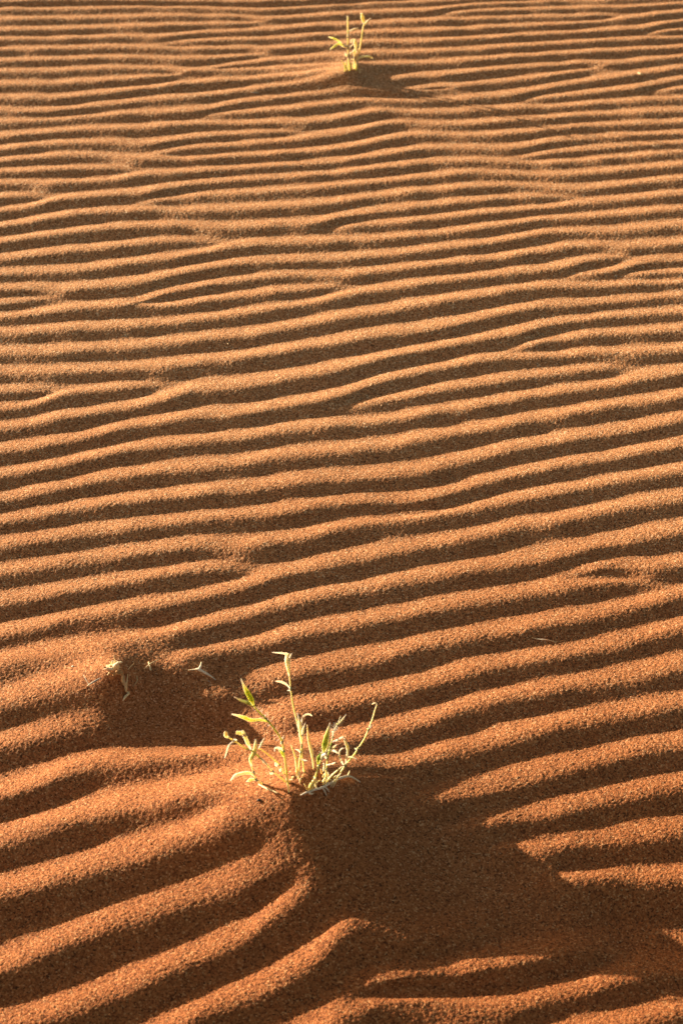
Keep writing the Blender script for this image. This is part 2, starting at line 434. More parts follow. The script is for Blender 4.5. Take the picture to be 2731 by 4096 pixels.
l.new(mx.outputs['Result'], bs.inputs['Base Color'])
bs.inputs['Roughness'].default_value = 0.8
bs.inputs['Specular IOR Level'].default_value = 0.25
nz = n.new('ShaderNodeTexNoise'); nz.inputs['Scale'].default_value = 600; nz.inputs['Detail'].default_value = 2
l.new(tc.outputs['Object'], nz.inputs['Vector'])
bu = n.new('ShaderNodeBump'); bu.inputs['Strength'].default_value = 0.85; bu.inputs['Distance'].default_value = 0.0016
l.new(nz.outputs['Fac'], bu.inputs['Height']); l.new(bu.outputs['Normal'], bs.inputs['Normal'])
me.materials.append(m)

# ------------------------------------------------------------------ plants, twigs, pebbles
def plant_mat(name, trans, rough=0.55):
    m, nt, bs, n, l = new_mat(name)
    at = n.new('ShaderNodeAttribute'); at.attribute_name = 'tint'
    tc = n.new('ShaderNodeTexCoord')
    nz = n.new('ShaderNodeTexNoise'); nz.inputs['Scale'].default_value = 420; nz.inputs['Detail'].default_value = 3
    l.new(tc.outputs['Object'], nz.inputs['Vector'])
    r = ramp(n, [(0.3, (0.82, 0.78, 0.70)), (0.6, (1.05, 1.04, 1.0))])
    l.new(nz.outputs['Fac'], r.inputs['Fac'])
    mx = n.new('ShaderNodeMix'); mx.data_type = 'RGBA'; mx.blend_type = 'MULTIPLY'; mx.inputs['Factor'].default_value = 1
    l.new(at.outputs['Color'], mx.inputs['A']); l.new(r.outputs['Color'], mx.inputs['B'])
    l.new(mx.outputs['Result'], bs.inputs['Base Color'])
    bs.inputs['Roughness'].default_value = rough
    bs.inputs['Specular IOR Level'].default_value = 0.4
    bu = n.new('ShaderNodeBump'); bu.inputs['Strength'].default_value = 0.3; bu.inputs['Distance'].default_value = 0.0005
    l.new(nz.outputs['Fac'], bu.inputs['Height']); l.new(bu.outputs['Normal'], bs.inputs['Normal'])
    if trans > 0:                       # thin living tissue: light glows through it
        bs.inputs['Subsurface Weight'].default_value = trans
        bs.inputs['Subsurface Radius'].default_value = (1.0, 0.85, 0.45)
        bs.inputs['Subsurface Scale'].default_value = 0.006
    return m

M_GRASS = plant_mat('grass_blade', 0.7)
M_TWIG = plant_mat('dry_wood', 0.0, 0.75)
M_STONE = plant_mat('pebble', 0.0, 0.5)

STRAW = (0.83, 0.67, 0.40); PALE = (0.90, 0.81, 0.58); GREEN = (0.08, 0.20, 0.015); LIME = (0.54, 0.56, 0.22)
YG = (0.34, 0.42, 0.08); DEEP = (0.09, 0.20, 0.03); RUST = (0.70, 0.42, 0.25); GREY = (0.66, 0.62, 0.54); SLATE = (0.30, 0.30, 0.30)
BROWN = (0.42, 0.25, 0.12); WHITE = (0.88, 0.85, 0.78)

def catmull(P, n):
    P = np.asarray(P, float)
    if len(P) == 2:
        t = np.linspace(0, 1, n)[:, None]
        return P[0] * (1 - t) + P[1] * t
    E = np.vstack([2 * P[0] - P[1], P, 2 * P[-1] - P[-2]])
    seg = np.linalg.norm(np.diff(P, axis=0), axis=1); cum = np.concatenate([[0], np.cumsum(seg)])
    s = np.linspace(0, cum[-1], n); out = []
    for v in s:
        i = min(int(np.searchsorted(cum, v, 'right')) - 1, len(P) - 2)
        t = (v - cum[i]) / max(seg[i], 1e-9)
        a, b, c, d = E[i], E[i + 1], E[i + 2], E[i + 3]
        out.append(0.5 * (2 * b + (c - a) * t + (2 * a - 5 * b + 4 * c - d) * t * t + (3 * b - a - 3 * c + d) * t ** 3))
    return np.array(out)

def at_depth(px, py, y):
    dx, dy, dz = [float(v) for v in ray(px, py)]
    t = y / dy
    return np.array([dx * t, y, CAM_H + dz * t])

def mesh_obj(name, V, F, C, material, parent=None):
    me = bpy.data.meshes.new(name)
    off = parent_loc(parent)
    me.from_pydata([tuple(np.asarray(v) - off) for v in V], [], F)
    ca = me.color_attributes.new('tint', 'FLOAT_COLOR', 'POINT')
    ca.data.foreach_set('color', np.array([(*c, 1) for c in C], np.float32).ravel())
    for p in me.polygons: p.use_smooth = True
    me.materials.append(material)
    o = bpy.data.objects.new(name, me); COL.objects.link(o)
    if parent: o.parent = parent
    return o

def parent_loc(p):
    off = np.zeros(3)
    while p:
        off += np.array(p.location); p = p.parent
    return off

def sweep(P, widths, flat_=1.0, cols=((0, STRAW),), twist=0.0, sides=8, rough=0.08, n=None, seed=0, keel=0.0):
    """a tapering body along a path: round for stems, flattened and keeled for blades"""
    rd = random.Random(seed)
    n = n or max(8, 4 * len(P))
    Q = catmull(P, n)
    s = np.linspace(0, 1, n)
    wk = np.linspace(0, 1, len(widths)); W = np.interp(s, wk, widths)
    ck = [c[0] for c in cols]; CC = np.stack([np.interp(s, ck, [c[1][k] for c in cols]) for k in range(3)], 1)
    T = np.gradient(Q, axis=0); T /= np.linalg.norm(T, axis=1)[:, None] + 1e-12
    V, C, F = [], [], []
    for i in range(n):
        view = np.array([0, 0, CAM_H]) - Q[i]; view /= np.linalg.norm(view)
        a = np.cross(T[i], view); a /= np.linalg.norm(a) + 1e-12
        b = np.cross(a, T[i])
        th = twist * (s[i] - 0.3)
        a, b = a * math.cos(th) + b * math.sin(th), b * math.cos(th) - a * math.sin(th)
        w = W[i] * 0.5 * (1 + rough * rd.uniform(-1, 1))
        for k in range(sides):
            u = 2 * math.pi * k / sides
            x, y = math.cos(u), math.sin(u) * flat_ + keel * (1 - abs(math.cos(u)))
            V.append(Q[i] + a * (w * x) + b * (w * y)); C.append(CC[i] * (1 + 0.06 * rd.uniform(-1, 1)))
    for i in range(n - 1):
        for k in range(sides):
            k2 = (k + 1) % sides
            F.append((i * sides + k, i * sides + k2, (i + 1) * sides + k2, (i + 1) * sides + k))
    V.append(Q[0]); C.append(CC[0]); V.append(Q[-1]); C.append(CC[-1])
    for k in range(sides):
        F.append((len(V) - 2, (k + 1) % sides, k)); F.append((len(V) - 1, (n - 1) * sides + k, (n - 1) * sides + (k + 1) % sides))
    return V, F, C

def join(parts):
    V, F, C = [], [], []
    for v, f, c in parts:
        o = len(V); V += list(v); C += list(c); F += [tuple(i + o for i in q_) for q_ in f]
    return V, F, C

def thing(name, loc, label, cat, group=None):
    o = bpy.data.objects.new(name, None); COL.objects.link(o)
    o.location = loc; o.empty_display_size = 0.02
    return tag(o, label, cat, group)

def tag(o, label, cat, group=None):
    o['label'] = label; o['category'] = cat
    if group: o['group'] = group
    return o

class Frame:
    """coordinates read off an enlargement of the photograph"""
    def __init__(s, x0, y0, k): s.x0, s.y0, s.k = x0, y0, k
    def px(s, p): return s.x0 + p[0] / s.k, s.y0 + p[1] / s.k
    def size(s, w, P): return w / s.k * float(np.linalg.norm(P - np.array([0, 0, CAM_H]))) / F_PX
    def path(s, pts, y0, y1):
        d = np.concatenate([[0], np.cumsum([math.dist(a, b) for a, b in zip(pts, pts[1:])])]); d = d / d[-1]
        return [at_depth(*s.px(p), y0 + (y1 - y0) * t ** 1.3) for p, t in zip(pts, d)]
    def on_sand(s, pts, lift=0.0):
        return [np.array(ground(*s.px(p))) + np.array([0, 0, lift]) for p in pts]

def stem(fr, root, pts, w, lean, cols, leaves=(), y=None, seed=0, hairs=None, name='stem'):
    """stem with its leaves: (path, widths, lean, colours, twist, flatness)"""
    if y is None: y = ground(*fr.px(pts[0])).y
    P = fr.path(pts, y, y + lean)
    P[0] = P[0] - np.array([0, 0, 0.006])
    wm = fr.size(1, P[0])
    parts = [sweep(P, [v * wm * 0.80 for v in w], 0.9, cols, seed=seed)]
    # nodes: small swellings where the leaves leave the stem
    for lf in leaves:
        i = min(range(len(pts)), key=lambda q_: math.dist(pts[q_], lf[0][0]))
        if math.dist(pts[i], lf[0][0]) < 45 and 0 < i < len(P) - 1:
            t = (P[i + 1] - P[i - 1]); t /= np.linalg.norm(t)
            c = cols[min(len(cols) - 1, 1)][1]
            parts.append(sweep([P[i] - t * w[0] * wm * 0.9, P[i], P[i] + t * w[0] * wm * 0.9], [w[-1] * wm * 0.7, w[0] * wm * 1.12, w[-1] * wm * 0.7], 0.9, ((0, c),), n=7, seed=seed + 1))
    if hairs:
        rd = random.Random(seed + 9)
        for _ in range(34):
            t = rd.uniform(*hairs) * (len(P) - 1); i = min(int(t), len(P) - 2); b = P[i] + (P[i + 1] - P[i]) * (t - i)
            d = np.array([rd.uniform(-1, 1), rd.uniform(-1, 1), rd.uniform(-0.6, 1)]); d /= np.linalg.norm(d)
            parts.append(sweep([b, b + d * 0.0035, b + d * 0.006 + np.array([0, 0, 0.0008])], [0.00035, 0.00022, 0.00008], 1, ((0, PALE),), sides=4, n=4))
    so_ = mesh_obj(name, *join(parts), M_GRASS, root)
    cum = [math.dist(pts[0], p) for p in pts]
    for j, lf in enumerate(leaves):
        lp, lw, ll, lc = lf[:4]; tw = lf[4] if len(lf) > 4 else 0.5; fl = lf[5] if len(lf) > 5 else 0.22
        i = min(range(len(pts)), key=lambda q_: math.dist(pts[q_], lp[0]))
        yb = P[i][1]
        L = fr.path(lp, yb, yb + ll)
        mesh_obj('leaf', *sweep(L, [v * wm for v in lw], fl, lc, tw, seed=seed * 10 + j, keel=0.22, n=max(12, 5 * len(lp))), M_GRASS, so_)
    return so_

# --- the grass plant in front
FA = Frame(800, 2500, 1.96)
g0 = ground(*FA.px((790, 1250)))
tuft = thing('grass_plant', g0, 'large straw-coloured grass plant with a few green blades on the front sand mound', 'plant')
blade = lambda *k: tuple(k)
SG = ((0, PALE), (0.3, LIME), (1, LIME)); SS = ((0, PALE), (1, STRAW)); SL = ((0, STRAW), (0.5, LIME), (1, STRAW))
stem(FA, tuft, [(700, 1310), (683, 1210), (672, 1100), (655, 990), (645, 920), (625, 880), (570, 800), (520, 740), (460, 680), (425, 645)], [18, 21, 19, 17, 15], -0.02,
     ((0, PALE), (0.25, LIME), (0.45, STRAW), (0.6, LIME), (0.85, GREEN), (1, LIME)), [
     ([(425, 645), (405, 592), (375, 535), (345, 480), (320, 418)], [12, 38, 34, 16, 3], -0.015, ((0, YG), (0.2, GREEN), (0.5, GREEN), (0.65, YG), (0.8, RUST), (1, STRAW)), 0.7),
     ([(420, 642), (380, 615), (320, 592), (268, 566)], [12, 26, 18, 4], 0.01, ((0, GREEN), (0.6, YG), (1, RUST)), 0.3),
     ([(530, 758), (470, 745), (400, 748), (350, 728), (300, 713), (248, 700)], [12, 22, 26, 28, 18, 3], -0.025, ((0, GREEN), (0.4, YG), (0.6, YG), (0.75, RUST), (1, RUST)), 0.4),
     ([(640, 935), (648, 895), (657, 868)], [20, 18, 3], 0.0, SS),
     ([(660, 1045), (645, 1010), (612, 972)], [10, 24, 4], -0.01, ((0, DEEP), (0.6, GREEN), (1, LIME)), 0.2),
     ([(655, 985), (620, 965), (590, 968), (583, 1000)], [12, 16, 14, 4], -0.01, SS),
     ], seed=1, hairs=(0.5, 0.98))
stem(FA, tuft, [(770, 1215), (778, 1100), (790, 1000), (797, 950), (788, 900), (775, 830), (755, 740), (735, 660), (720, 580), (710, 500), (703, 430), (699, 385)], [19, 18, 17, 15, 13, 12], 0.06,
     ((0, PALE), (0.4, LIME), (0.55, PALE), (0.75, LIME), (1, STRAW)), [
     ([(700, 405), (691, 335), (686, 280), (691, 222)], [10, 26, 44, 40], 0.01, ((0, STRAW), (0.5, PALE), (1, STRAW)), 0.5, 0.35),
     ([(692, 232), (640, 222), (565, 216)], [16, 10, 3], -0.01, ((0, STRAW), (1, STRAW))),
     ([(700, 260), (712, 240), (721, 220)], [8, 14, 4], 0.005, SS),
     ([(707, 508), (692, 482), (665, 460), (630, 446), (592, 442)], [9, 8, 15, 17, 3], -0.012, SS),
     ([(712, 520), (698, 514), (683, 517)], [8, 8, 3], -0.004, SS),
     ([(795, 935), (790, 850), (784, 780), (765, 690)], [12, 28, 30, 4], 0.012, ((0, LIME), (0.4, STRAW), (1, STRAW)), 0.9),
     ([(792, 790), (805, 728), (835, 703), (862, 704), (879, 716)], [10, 13, 12, 12, 4], 0.02, SS),
     ([(800, 910), (808, 830), (828, 762)], [10, 22, 3], -0.008, SS),
     ([(790, 1010), (770, 985), (745, 975)], [8, 10, 2], -0.006, SS),
     ([(785, 1050), (815, 1062), (845, 1066)], [12, 14, 3], -0.006, SS),
     ], seed=2)
stem(FA, tuft, [(757, 1190), (755, 1090), (748, 1040), (730, 990), (709, 942)], [16, 18, 24, 18, 4], -0.008, SS, seed=3)
stem(FA, tuft, [(818, 1160), (806, 1080), (797, 1020), (800, 960), (795, 905)], [16, 16, 14, 13, 10], 0.012, ((0, PALE), (0.5, LIME), (1, STRAW)), seed=4)
stem(FA, tuft, [(893, 1130), (882, 1050), (873, 990), (852, 900), (838, 782)], [13, 18, 34, 26, 3], 0.008, ((0, STRAW), (0.4, PALE), (1, RUST)), seed=5)
stem(FA, tuft, [(868, 1295), (905, 1190), (930, 1110), (955, 1045), (972, 1000)], [24, 22, 18, 17, 14], 0.004, ((0, STRAW), (0.3, LIME), (1, LIME)), [
     ([(968, 1005), (976, 940), (992, 870), (1006, 820), (1021, 762)], [14, 42, 36, 22, 3], -0.006, ((0, YG), (0.3, GREEN), (0.6, YG), (1, STRAW)), 0.6),
     ([(985, 1000), (1000, 940), (1003, 900), (1018, 800)], [10, 20, 18, 2], 0.01, ((0, LIME), (1, LIME)), 0.3),
     ([(925, 1095), (926, 1055), (950, 1005)], [12, 34, 6], -0.012, ((0, GREEN), (0.5, DEEP), (1, GREEN)), 0.3),
     ([(945, 1060), (965, 1025), (985, 1010)], [14, 30, 10], -0.014, ((0, PALE), (1, WHITE)), 0.3),
     ], seed=6, hairs=(0.6, 1.0))
stem(FA, tuft, [(975, 1245), (990, 1130), (1000, 1040), (1020, 960), (1040, 880), (1055, 820), (1078, 780), (1102, 715)], [18, 18, 17, 16, 16, 14, 10, 4], 0.045,
     ((0, PALE), (0.35, LIME), (0.62, GREEN), (0.7, PALE), (1, STRAW)), [
     ([(1082, 785), (1115, 745), (1146, 702)], [10, 15, 4], -0.006, ((0, LIME), (1, STRAW))),
     ([(1038, 918), (1080, 905), (1120, 880), (1137, 900)], [8, 20, 16, 8], -0.008, SS, 0.8),
     ([(1020, 960), (1042, 965), (1075, 938)], [8, 18, 3], -0.006, ((0, LIME), (1, STRAW))),
     ([(1005, 985), (1050, 988), (1085, 1010)], [12, 26, 12], -0.010, SS, 0.6),
     ([(990, 1100), (1035, 1092), (1066, 1078)], [10, 16, 8], -0.012, SS),
     ([(1000, 1060), (970, 1020), (975, 985)], [8, 16, 4], -0.012, SS),
     ], seed=7, hairs=(0.62, 0.8))
stem(FA, tuft, [(1005, 1258), (1080, 1190), (1140, 1100), (1200, 1030), (1240, 970), (1290, 890), (1320, 820), (1350, 740), (1370, 670), (1386, 622), (1372, 612), (1348, 622)], [22, 20, 18, 17, 16, 15, 14, 11, 9], 0.055,
     ((0, PALE), (0.4, LIME), (0.75, STRAW), (1, STRAW)), [
     ([(1155, 1040), (1190, 1038), (1232, 1056)], [10, 15, 4], -0.008, ((0, STRAW), (0.6, LIME), (1, STRAW))),
     ([(1235, 985), (1222, 974), (1213, 966)], [10, 12, 5], -0.004, SS),
     ([(1325, 815), (1340, 800), (1346, 785)], [8, 9, 3], -0.003, SS),
     ([(1140, 1090), (1152, 1030), (1158, 980), (1150, 940), (1130, 895)], [8, 16, 20, 32, 12], -0.006, ((0, PALE), (0.6, STRAW), (1, STRAW)), 1.2),
     ([(1125, 1100), (1098, 1050), (1092, 1005), (1108, 972), (1135, 968)], [10, 16, 16, 14, 6], -0.010, SS, 1.0),
     ], seed=8)
stem(FA, tuft, [(965, 1248), (1020, 1195), (1080, 1140), (1130, 1098)], [22, 18, 16, 8], 0.0, SS, seed=9)
stem(FA, tuft, [(1030, 1265), (1075, 1215), (1100, 1170), (1120, 1130)], [12, 12, 10, 6], -0.004, SS, seed=19)
stem(FA, tuft, [(690, 1228), (640, 1205), (570, 1150), (520, 1090), (470, 1045), (430, 1005), (390, 980), (350, 966), (300, 932), (262, 906), (222, 884)], [15, 16, 17, 18, 17, 16, 15], -0.03,
     ((0, LIME), (0.3, PALE), (0.5, LIME), (0.7, GREEN), (0.78, STRAW), (1, STRAW)), [
     ([(228, 886), (205, 872), (204, 838)], [14, 32, 26], 0.0, ((0, STRAW), (1, RUST)), 0.4),
     ([(265, 914), (238, 935), (220, 965), (208, 1005), (193, 1048)], [10, 13, 14, 11, 4], -0.012, SS),
     ([(265, 914), (285, 905), (262, 896)], [8, 12, 4], -0.003, SS),
     ([(405, 985), (380, 940), (355, 880), (334, 828)], [10, 26, 32, 16], -0.012, ((0, PALE), (1, STRAW)), 0.5),
     ([(350, 866), (320, 850), (282, 846)], [14, 30, 26], -0.003, ((0, STRAW), (1, RUST)), 0.3),
     ([(405, 1108), (396, 1060), (415, 1020), (432, 975), (438, 898)], [8, 30, 34, 28, 12], -0.01, ((0, STRAW), (0.4, LIME), (1, STRAW)), 0.5),
     ([(478, 1050), (500, 1068), (528, 1100)], [10, 18, 8], -0.006, SS),
     ([(580, 1165), (560, 1168), (545, 1162)], [8, 16, 4], -0.006, SS),
     ], seed=10)
stem(FA, tuft, [(672, 1165), (625, 1100), (560, 1040), (510, 1000), (460, 968)], [14, 15, 15, 14, 12], -0.012, ((0, STRAW), (0.4, LIME), (1, RUST)), [
     ([(462, 972), (480, 938), (507, 882)], [10, 18, 4], 0.0, SS),
     ([(612, 1090), (600, 1105), (590, 1080)], [10, 20, 12], -0.008, ((0, WHITE), (1, WHITE)), 0.2),
     ([(640, 1120), (630, 1148), (622, 1130)], [8, 14, 8], -0.006, ((0, WHITE), (1, WHITE)), 0.2),
     ], seed=11)
stem(FA, tuft, [(512, 1245), (470, 1232), (440, 1215), (420, 1160), (405, 1108)], [24, 26, 22, 16, 12], 0.0, SS, [
     ([(425, 1180), (385, 1164), (320, 1170), (272, 1190), (238, 1226)], [14, 28, 30, 28, 5], -0.012, ((0, STRAW), (0.6, PALE), (1, WHITE)), 0.4),
     ([(430, 1210), (400, 1215), (362, 1232)], [16, 30, 6], -0.008, ((0, LIME), (1, STRAW)), 0.3),
     ], seed=12)
# torn sheaths and stubble at the foot
stem(FA, tuft, [(855, 1305), (868, 1265), (885, 1232), (905, 1200)], [26, 42, 36, 18], 0.0, ((0, STRAW), (0.5, LIME), (1, PALE)), seed=13, name='leaf_sheath')
stem(FA, tuft, [(912, 1285), (905, 1245), (902, 1215)], [14, 24, 16], 0.0, SS, seed=14, name='leaf_sheath')
stem(FA, tuft, [(848, 1300), (830, 1275), (812, 1245)], [10, 12, 3], 0.0, ((0, STRAW), (1, RUST)), seed=15, name='leaf_sheath')
stem(FA, tuft, [(960, 1250), (968, 1225), (985, 1195)], [20, 26, 10], 0.0, SS, seed=16, name='leaf_sheath')
stem(FA, tuft, [(905, 1120), (870, 1140), (840, 1150), (815, 1170)], [14, 26, 24, 10], 0.004, SS, seed=17, name='leaf_sheath')
stem(FA, tuft, [(700, 1225), (720, 1245), (745, 1265)], [10, 18, 14], 0.0, ((0, STRAW), (1, LIME)), seed=18, name='leaf_sheath')
stem(FA, tuft, [(965, 1150), (972, 1110), (968, 1085)], [14, 20, 8], 0.0, ((0, PALE), (1, WHITE)), seed=20, name='leaf_sheath')
stem(FA, tuft, [(985, 1235), (1000, 1215), (1035, 1218)], [16, 18, 8], 0.0, SS, seed=21, name='leaf_sheath')

rd = random.Random(77)
for i in range(16):                      # broken bits and stubble at the foot
    x = rd.uniform(690, 1060); y = 1165 + 0.30 * (1060 - x) * rd.uniform(0.0, 0.9) + rd.uniform(0, 60)
    a = rd.uniform(-2.6, -0.5); L_ = rd.uniform(22, 60)
    stem(FA, tuft, [(x, y), (x + L_ * 0.5 * math.cos(a), y + L_ * 0.5 * math.sin(a)), (x + L_ * math.cos(a + 0.4), y + L_ * math.sin(a + 0.4))], [rd.uniform(10, 18), rd.uniform(12, 22), 5], rd.uniform(-0.008, 0.008),
         ((0, rd.choice([STRAW, BROWN, RUST])), (1, rd.choice([PALE, STRAW, RUST]))), seed=60 + i, name='stubble')

# --- the grass plant behind
FB = Frame(1200, 30, 2.24)
g1 = ground(*FB.px((460, 560)))
tuft2 = thing('grass_plant', g1, 'small sparse pale grass plant on the far sand mound near the top', 'plant')
stem(FB, tuft2, [(434, 550), (434, 430), (426, 350), (430, 250), (427, 150), (427, 74)], [24, 20, 17, 17, 17, 15], 0.0, ((0, LIME), (0.4, STRAW), (0.6, LIME), (1, PALE)), [
     ([(436, 212), (480, 192), (525, 176)], [10, 17, 5], 0.0, ((0, PALE), (1, RUST))),
     ([(436, 362), (460, 340), (484, 318)], [12, 13, 8], 0.0, SS),
     ([(420, 350), (385, 335), (350, 319), (310, 342), (266, 372)], [10, 24, 20, 18, 5], -0.01, ((0, PALE), (0.45, LIME), (0.7, GREEN), (1, LIME)), 0.3),
     ([(420, 350), (355, 304), (325, 284), (290, 268), (252, 258)], [6, 10, 16, 18, 4], -0.015, ((0, PALE), (0.4, LIME), (0.7, GREEN), (1, LIME)), 0.3),
     ([(420, 350), (395, 343), (370, 338)], [8, 26, 12], 0.0, ((0, WHITE), (1, PALE)), 0.3),
     ([(432, 440), (412, 425), (404, 395)], [10, 18, 4], 0.0, SS),
     ([(434, 420), (455, 408), (474, 390)], [10, 18, 8], 0.0, SS),
     ], seed=31)
stem(FB, tuft2, [(502, 560), (508, 480), (528, 395), (545, 310), (558, 220), (571, 135)], [22, 18, 17, 16, 15, 14], 0.01, ((0, LIME), (0.5, STRAW), (0.8, LIME), (1, PALE)), [
     ([(571, 135), (562, 92), (551, 46)], [14, 34, 20], 0.0, ((0, LIME), (1, STRAW)), 0.4),
     ([(572, 155), (600, 126), (632, 88)], [12, 20, 5], 0.0, ((0, STRAW), (1, RUST))),
     ([(512, 458), (545, 440), (600, 435), (630, 440), (656, 458)], [12, 22, 14, 22, 4], -0.008, ((0, PALE), (0.6, LIME), (1, RUST)), 0.3),
     ([(512, 470), (516, 420), (524, 360)], [12, 24, 5], 0.0, ((0, STRAW), (1, RUST))),
     ], seed=32)
stem(FB, tuft2, [(492, 545), (488, 450), (482, 375)], [18, 24, 18], -0.005, SS, [
     ([(490, 440), (500, 350), (492, 300), (500, 282)], [10, 16, 30, 26], 0.0, ((0, PALE), (1, STRAW)), 0.4),
     ([(495, 290), (478, 282), (462, 290), (455, 314)], [10, 14, 13, 4], 0.0, ((0, STRAW), (1, RUST))),
     ([(485, 470), (468, 458), (450, 468)], [8, 14, 4], 0.0, ((0, RUST), (1, RUST))),
     ], seed=33)
for i, (p_, w_, c_) in enumerate([([(398, 568), (400, 520), (372, 470)], [18, 22, 5], SG), ([(418, 560), (408, 510), (410, 472)], [16, 26, 8], SL), ([(442, 565), (446, 520), (438, 490)], [16, 22, 8], SG),
                                  ([(480, 550), (474, 520), (466, 478)], [16, 24, 6], SS), ([(512, 550), (508, 510), (520, 462)], [16, 30, 8], SL), ([(540, 588), (532, 560), (545, 545)], [16, 16, 6], SS)]):
    stem(FB, tuft2, p_, [v * 0.72 for v in w_], 0.0, c_, seed=40 + i, name='leaf_sheath')

# --- the dead stump on the left mound
def lump(c, r, seed, col, sub=3, rough=0.35):
    bm = bmesh.new(); bmesh.ops.create_icosphere(bm, subdivisions=sub, radius=1)
    rd = np.random.default_rng(seed); ph_ = rd.uniform(0, 6.28, (5, 3)); k = rd.uniform(1.5, 5.5, (5, 3)) * rd.choice([-1, 1], (5, 3))
    V, C = [], []
    for v in bm.verts:
        p = np.array(v.co); f = 1 + rough * float(np.sin(p[None, :] * k + ph_).prod(1).sum())
        V.append(np.array(c) + p * np.array(r) * f); C.append(np.array(col) * (0.85 + 0.3 * rd.random()))
    F = [tuple(v.index for v in f.verts) for f in bm.faces]
    bm.free()
    return V, F, C

FC = Frame(200, 2500, 1.96)
gs = ground(*FC.px((505, 385)))
stump = thing('dead_grass_stump', gs, 'dead frayed grass stump with a dangling dry root on the left sand mound', 'stump')
def near(fr, root_y, pts, dz=0.0): return [at_depth(*fr.px(p), root_y) + np.array([0, 0, dz]) for p in pts]
u_ = FC.size(1, np.array(gs))
parts = [lump(np.array(at_depth(*FC.px((508, 325)), gs.y - 0.006)), (40 * u_, 26 * u_, 30 * u_), 3, STRAW), lump(np.array(at_depth(*FC.px((480, 345)), gs.y - 0.008)), (42 * u_, 24 * u_, 20 * u_), 4, RUST),
         lump(np.array(at_depth(*FC.px((520, 372)), gs.y - 0.010)), (44 * u_, 24 * u_, 18 * u_), 6, BROWN)]
rd = random.Random(5)
for a, b, c, w, col in [((500, 350), (510, 290), (503, 245), 12, STRAW), ((500, 330), (530, 300), (568, 292), 18, PALE), ((500, 330), (480, 300), (465, 290), 16, STRAW), ((480, 350), (450, 345), (420, 332), 20, BROWN),
                        ((495, 345), (470, 345), (440, 335), 14, PALE), ((510, 350), (535, 330), (560, 335), 10, STRAW), ((490, 370), (470, 375), (448, 395), 10, STRAW), ((515, 370), (535, 365), (555, 372), 12, BROWN),
                        ((505, 320), (520, 285), (540, 298), 12, PALE), ((495, 320), (490, 285), (498, 280), 14, PALE)]:
    y = gs.y - 0.006 + rd.uniform(-0.016, 0.006)
    parts.append(sweep(near(FC, y, [a, b, c]), [w * u_ * 1.4, w * u_ * 1.3, w * u_ * 0.5], 0.6, ((0, col), (1, col)), rough=0.3, seed=rd.randint(0, 99)))
mesh_obj('crown', *join(parts), M_TWIG, stump)
def lie(fr, pts, w, cols, lift=0.0, seed=0, flat_=0.8, rough=0.15):
    P = fr.on_sand(pts)
    k = fr.size(1, P[0])
    lf = lift if isinstance(lift, (list, tuple)) else [lift] * len(P)
    P = [p + np.array([0, 0, l_ + 0.28 * w[0] * k]) for p, l_ in zip(P, lf)]
    return sweep(P, [v * k for v in w], flat_, cols, rough=rough, seed=seed)
mesh_obj('root', *join([lie(FC, [(515, 372), (548, 388), (572, 420), (576, 462), (596, 500), (600, 546)], [24, 32, 26, 30, 26, 16], ((0, STRAW), (0.3, BROWN), (0.6, (0.62, 0.44, 0.26)), (1, (0.62, 0.44, 0.26))), 0.004, 1),
                        lie(FC, [(600, 540), (604, 470), (613, 403)], [12, 11, 5], ((0, STRAW), (1, STRAW)), 0.003, 2),
                        lie(FC, [(600, 535), (620, 546), (592, 575), (573, 606)], [10, 18, 18, 8], ((0, STRAW), (1, PALE)), 0.002, 3)]), M_TWIG, stump)

def twig(name, label, cat, parts, group=None, mat=None):
    V, F, C = join(parts)
    lo = np.min(np.array(V), 0); c = (np.max(np.array(V), 0) + lo) / 2; c[2] = lo[2]
    o = mesh_obj(name, [v - c for v in V], F, C, mat or M_TWIG); o.location = c
    return tag(o, label, cat, group)

twig('forked_twig', 'dark grey forked twig lying on the lit slope left of the dead stump', 'twig', [
     lie(FC, [(298, 490), (320, 474), (360, 450), (402, 427)], [12, 15, 14, 6], ((0, PALE), (0.3, GREY), (0.5, SLATE), (1, SLATE)), 0.002, 1),
     lie(FC, [(306, 478), (285, 448), (263, 412)], [7, 6, 3], ((0, GREY), (1, GREY)), [0.002, 0.004, 0.004], 2)])
twig('straw', 'thin long straw crossed over a short one right of the dead stump', 'straw', [lie(FC, [(738, 350), (790, 322), (856, 285)], [5, 8, 5], ((0, PALE), (1, STRAW)), [0.001, 0.004, 0.003], 1)])
twig('straw', 'short thick straw lying under a long thin one right of the dead stump', 'straw', [lie(FC, [(775, 296), (781, 325), (790, 360)], [13, 14, 14], ((0, STRAW), (1, PALE)), 0.0005, 2)])
twig('straw', 'tiny curved straw just right of the top of the dead stump', 'straw', [lie(FC, [(612, 358), (630, 335), (660, 306)], [4, 7, 4], ((0, STRAW), (1, STRAW)), 0.001, 3)])
twig('straw', 'thin bent brown straw in shade beside the dangling root', 'straw', [lie(FC, [(652, 492), (676, 458), (685, 440), (682, 404)], [7, 8, 8, 5], ((0, BROWN), (1, STRAW)), 0.001, 4)])
twig('forked_twig', 'white forked thorn twig on the small lit rise between stump and grass', 'twig', [
     lie(FC, [(1085, 360), (1130, 366), (1165, 372), (1215, 398), (1260, 420), (1302, 443)], [5, 12, 24, 17, 13, 6], ((0, PALE), (0.5, WHITE), (1, GREY)), [0.001, 0.003, 0.005, 0.005, 0.004, 0.002], 5),
     lie(FC, [(1170, 372), (1184, 352), (1190, 325)], [18, 18, 7], ((0, WHITE), (1, PALE)), [0.005, 0.006, 0.007], 6)])
